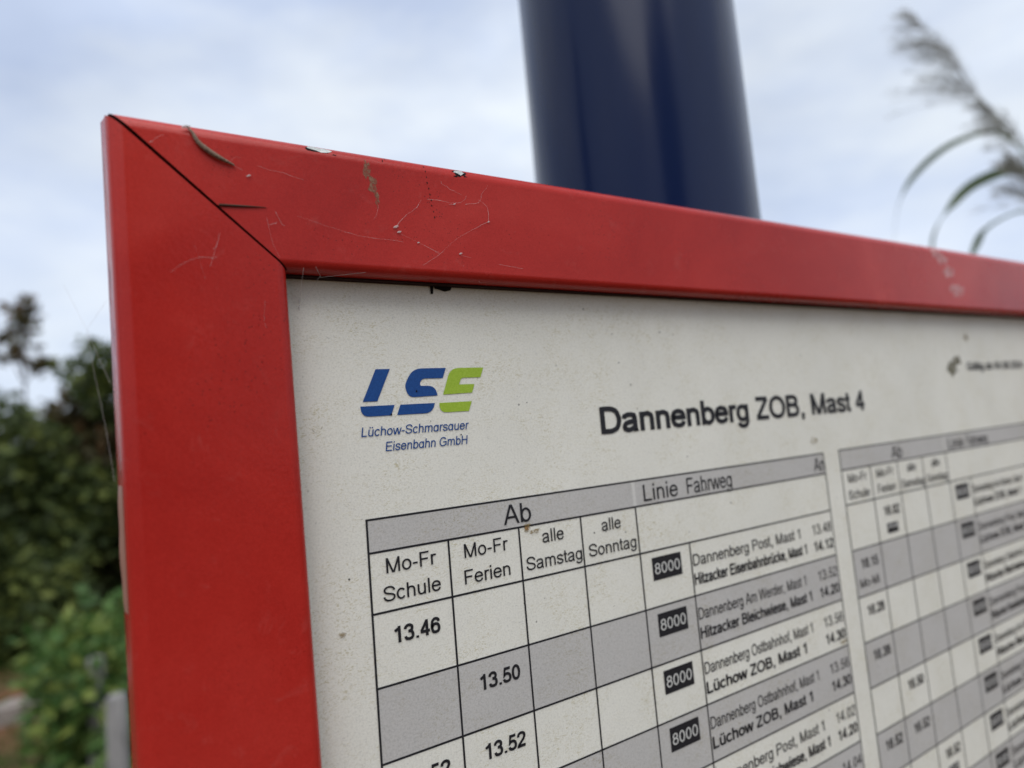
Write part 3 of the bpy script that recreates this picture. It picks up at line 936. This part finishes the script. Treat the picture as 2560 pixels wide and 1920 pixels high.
def make_tree(name, x, y, h, spread, seed, lm, label, cat, count=5200, leaf=0.085, low=0.15, group=None, nl=11, tr=0.05, open_=1.0):
    rn = random.Random(seed)
    t = empty(name, (x, y, 0), label, cat, group)
    lumps, limbs = [], []
    tp = [(0, 0, 0), (rn.uniform(-.06, .06), rn.uniform(-.06, .06), h * .35), (rn.uniform(-.12, .12), rn.uniform(-.12, .12), h * .7), (rn.uniform(-.15, .15), 0, h * .93)]
    limbs.append(tube(smooth_path(tp, 4), [tr * (1 - .9 * i / 12) for i in range(13)], 8))
    for k in range(nl):
        f = low + (1 - low) * (k + rn.random() * .6) / nl
        a = k * 2.4 + rn.random()
        prof = math.sin(math.pi * min(.97, .22 + .72 * (f - low) / (1 - low))) ** .8
        rr_ = spread * prof * rn.uniform(.35, .75) * (1 if f < .86 else .4)
        c = (math.cos(a) * rr_, math.sin(a) * rr_, h * f * .93)
        lr = spread * rn.uniform(.36, .56) * open_ * (1 if f < .8 else .7)
        lumps.append((c[0], c[1], c[2], lr, lr, lr * rn.uniform(.7, 1.0) * min(1.2, h / (2 * spread) + .3)))
        st = Vector((0, 0, max(.08, c[2] - spread * .7)))
        limbs.append(tube(smooth_path([st, st.lerp(Vector(c), .55) + Vector((0, 0, .06)), Vector(c)], 4), [tr * .45 * (1 - .8 * i / 8) for i in range(9)], 6))
    link("trunk", *join(limbs), BARK, t, True)
    link("crown", *foliage(rn, lumps, count, leaf), lm, t)
    return t

make_tree("dense_shrub", -1.85, 7.3, 2.30, 1.20, 3, LEAF_DARK, "dark green shrub at the far left, lower than the trees beside it", "shrub", 17000, 0.095, .03)
make_tree("brownish_shrub", -1.15, 8.6, 2.70, 0.95, 8, LEAF_BROWN, "brownish dark shrub in the gap left of the tall tree", "shrub", 11000, 0.12, .03)
make_tree("dense_tree", -0.02, 8.0, 4.2, 1.15, 5, LEAF_DARK, "tall dark tree rising behind the left edge of the frame", "tree", 24000, 0.095, .05, tr=.08, nl=14)
make_tree("sparse_tree", -2.10, 11.2, 4.65, 0.55, 12, LEAF_BROWN, "thin tree with a loose brown leaf cluster against the sky at far left", "tree", 430, 0.12, .76, nl=11, tr=.03, open_=.55)
make_tree("fresh_bush", -0.44, 4.0, 0.82, 0.46, 21, LEAF_FRESH, "low bright green bush growing over the grey posts", "bush", 3800, 0.075, .05, nl=12, tr=.012)
make_tree("fresh_bush", -0.27, 3.05, 0.50, 0.24, 22, LEAF_FRESH, "small bright green plant at the foot of the nearer grey post", "bush", 1500, 0.06, .05, nl=8, tr=.008)
make_tree("reflection_tree", -1.35, -8.6, 10.0, 2.0, 41, LEAF_DARK, "tall dark tree added out of view behind the reader for the pole to reflect", "tree", 14000, 0.30, .04, tr=.16, nl=16)  # unseen tree, added only to give the pole a broad dark reflection
make_tree("reflection_tree", -9.6, 1.4, 9.0, 0.8, 42, LEAF_DARK, "tall slim tree added out of view far to the left for the pole to reflect", "tree", 8000, 0.26, .04, tr=.16, nl=16)  # also unseen, added for the narrow dark band mirrored in the pole

# posts
POST, n, l, b = mat("weathered_post", (0.30, 0.29, 0.29), 0.85, 0.2)
v = coords(n, l, (1, 1, 0.15))
l.new(ramp(n, l, noise(n, l, v, 40, 5, 0.7), [(0.3, (0.10, 0.098, 0.094)), (0.7, (0.29, 0.28, 0.27))]), b.inputs['Base Color'])
def post(x, y, h, r_, label):
    t = link("fence_post", *tube([(0, 0, -.02), (0, 0, h * .6), (0, 0, h - r_ * .25), (0, 0, h)], [r_, r_ * .97, r_ * .95, r_ * .7], 20), POST, None, True, (x, y, 0))
    t.data.set_sharp_from_angle(angle=R(50))
    tag(t, label, "post")
post(-0.262, 2.44, 0.785, 0.034, "round grey weathered post just left of the frame, nearest to it")
post(-0.45, 3.65, 0.63, 0.040, "small grey post top half hidden in the bright green bush")
# kerb
st = []
rk = random.Random(2)
for k in range(9):
    x0 = -4.2 + k * .42
    c = box(x0, x0 + .40, 4.92 + rk.uniform(-.02, .02), 5.12, -.05, .10 + rk.uniform(-.01, .01))
    st.append(c)
o = link("kerb", *join(st), STONE)
o['kind'] = 'structure'

# grass
GRASSM = leaf_mat("grass_blade", (0.035, 0.075, 0.014), (0.06, 0.12, 0.02), (0.13, 0.14, 0.035))
V, F = [], []
rg = random.Random(6)
for k in range(9000):
    x, y = rg.uniform(-3.2, .6), rg.choice((rg.gauss(4.3, .35), rg.gauss(3.3, .5), rg.gauss(6.6, .4)))
    if math.sin(x * 3.1 + y * 2.0) + rg.uniform(-.9, .9) < -.15:
        continue
    hh = rg.uniform(.04, .14)
    a = rg.uniform(0, 6.28)
    dx, dy = math.cos(a) * .004, math.sin(a) * .004
    lx, ly = rg.gauss(0, .035), rg.gauss(0, .035)
    b0 = len(V)
    V += [(x - dx, y - dy, 0), (x + dx, y + dy, 0), (x + lx * .4 + dx * .7, y + ly * .4 + dy * .7, hh * .6), (x + lx, y + ly, hh), (x + lx * .4 - dx * .7, y + ly * .4 - dy * .7, hh * .6)]
    F.append((b0, b0 + 1, b0 + 2, b0 + 3, b0 + 4))
o = link("grass", V, F, GRASSM)
o['kind'] = 'stuff'

# ------------------------------------------------------------------ reeds
REED_LEAF = leaf_mat("reed_leaf", (0.085, 0.125, 0.070), (0.13, 0.175, 0.10), (0.20, 0.25, 0.15), 0.5)
REED_STEM, n, l, b = mat("reed_stem", (0.36, 0.42, 0.30), 0.6, 0.3)
PLUME = leaf_mat("reed_plume", (0.20, 0.20, 0.165), (0.34, 0.335, 0.29), (0.54, 0.52, 0.48), 0.5)
def polar(az, el, d):
    return Vector((EYE.x + d * math.sin(R(az)), EYE.y + d * math.cos(R(az)), EYE.z + d * math.tan(R(el))))

def ribbon(pts, wid, sub=6, tw0=0.0, tw1=1.2):
    path = smooth_path(pts, sub)
    k = len(path)
    V, F = [], []
    for i, p in enumerate(path):
        t = (path[min(i + 1, k - 1)] - path[max(i - 1, 0)]).normalized()
        f = i / (k - 1)
        s = t.cross(Vector((0.55, -.35, .75))).normalized()
        s = Matrix.Rotation(tw0 + tw1 * f, 3, t) @ s
        nn = s.cross(t)
        ww = wid * (0.55 + .45 * math.sin(math.pi * min(1, f * 1.3 + .15))) * (1 - f ** 3) + .0004
        V += [p - s * ww + nn * ww * .35, p, p + s * ww + nn * ww * .35]
    for i in range(k - 1):
        a = i * 3
        F += [(a, a + 1, a + 4, a + 3), (a + 1, a + 2, a + 5, a + 4)]
    return V, F

def plume(axis, length, side, seed, nb=46):
    """feathery panicle: fine branches with spikelets along a curved axis, combed to one side"""
    rn = random.Random(seed)
    path = smooth_path(axis, 10)
    k = len(path)
    parts = [tube(path, [.0013 * (1 - .8 * i / (k - 1)) for i in range(k)], 5)]
    V, F = [], []
    for b_ in range(nb):
        f = (b_ / nb) ** 1.05
        i = min(k - 2, int(f * (k - 1)))
        p = path[i]
        t = (path[i + 1] - path[i]).normalized()
        rd = Vector((rn.gauss(0, 1), rn.gauss(0, 1), rn.gauss(0, 1))).normalized()
        d = (t * rn.uniform(.7, 1.2) + side * rn.uniform(.05, .75) + rd * .50).normalized()
        ln = length * (.60 - .40 * f) * rn.uniform(.75, 1.2)
        bp = [p + d * ln * s + (side * .10 - Vector((0, 0, .16))) * ln * s * s for s in (0, .25, .5, .75, 1)]
        parts.append(tube(bp, [.0005, .00045, .0004, .0003, .0002], 4, False))
        for s_ in range(52):
            g = rn.uniform(.10, 1.0)
            q = p + d * ln * g + (side * .10 - Vector((0, 0, .16))) * ln * g * g
            dd = (d + Vector((rn.gauss(0, .45), rn.gauss(0, .45), rn.gauss(0, .45)))).normalized()
            l_ = rn.uniform(.010, .026)
            sw = dd.orthogonal().normalized() * rn.uniform(.0004, .0009)
            b0 = len(V)
            V += [q, q + dd * l_ * .5 + sw, q + dd * l_, q + dd * l_ * .5 - sw]
            F.append((b0, b0 + 1, b0 + 2, b0 + 3))
    return join(parts + [(V, F)])

D = 1.8
def reed(label, stem, axis, leaves, plen, seed, width=.0105, nb=64):
    root = stem[0]
    t = empty("reed", (root.x, root.y, 0), label, "reed", "reeds beside the stop")
    def loc(ps):
        return [Vector((p.x - root.x, p.y - root.y, p.z)) for p in ps]
    sp_ = smooth_path(loc(stem), 8)
    link("stem", *tube(sp_, [.0034 - .0020 * i / (len(sp_) - 1) for i in range(len(sp_))], 8), REED_STEM, t, True)
    for j, lf in enumerate(leaves):
        link("leaf", *ribbon(loc(lf), width, 6, -0.9 + seed % 5 * 0.37, 1.9 - seed % 3 * 0.55), REED_LEAF, t, True)
    side = (polar(60, 20, D) - polar(75, 20, D)).normalized() + Vector((0, 0, -.12))
    link("plume", *plume(loc(axis), plen, side, seed, nb), PLUME, t)
    return t
reed("tall reed with a feathery grey plume leaning left against the sky",
     [polar(77, -41.0, D + .1), polar(76.6, -10, D + .08), polar(75.2, 10.5, D + .05), polar(72.8, 16.8, D), polar(70.9, 21.2, D)],
     [polar(70.9, 21.2, D), polar(70.2, 23.2, D), polar(69.2, 25.8, D), polar(67.7, 28.2, D)],
     [[polar(72.7, 16.9, D), polar(71.3, 18.9, D - .01), polar(68.9, 19.0, D - .02), polar(66.8, 18.1, D - .03), polar(65.2, 16.6, D - .04), polar(64.4, 14.6, D - .05), polar(64.0, 12.2, D - .05)]], .30, 31)
reed("reed at the right edge, its upper plume partly cut off by the picture edge",
     [polar(79, -41.0, D - .1), polar(77.5, -10, D - .1), polar(74.6, 9, D - .1), polar(73.3, 15.5, D - .1), polar(72.9, 17.4, D - .1)],
     [polar(73.0, 17.2, D - .1), polar(72.5, 18.6, D - .1), polar(71.8, 19.8, D - .1), polar(71.2, 20.9, D - .1)],
     [[polar(73.4, 15.2, D - .1), polar(71.9, 16.0, D - .12), polar(69.8, 15.8, D - .14), polar(68.2, 14.8, D - .16), polar(67.0, 13.4, D - .17), polar(66.5, 11.9, D - .17), polar(66.4, 9.5, D - .17)]], .15, 33, .0120, 26)
reed("reed at the right edge whose plume hangs just above the red rail",
     [polar(80, -41.0, D - .25), polar(78, -12, D - .25), polar(75, 5, D - .25), polar(73.6, 11.8, D - .25), polar(73.0, 13.2, D - .25)],
     [polar(73.0, 13.2, D - .25), polar(72.9, 14.4, D - .25), polar(72.6, 15.6, D - .25), polar(72.2, 16.6, D - .25)],
     [[polar(73.6, 11.6, D - .25), polar(72.2, 12.9, D - .26), polar(70.4, 12.5, D - .27), polar(69.2, 11.3, D - .28), polar(68.4, 9.2, D - .29), polar(68.0, 6.0, D - .29)]], .14, 35, .0115, 24)
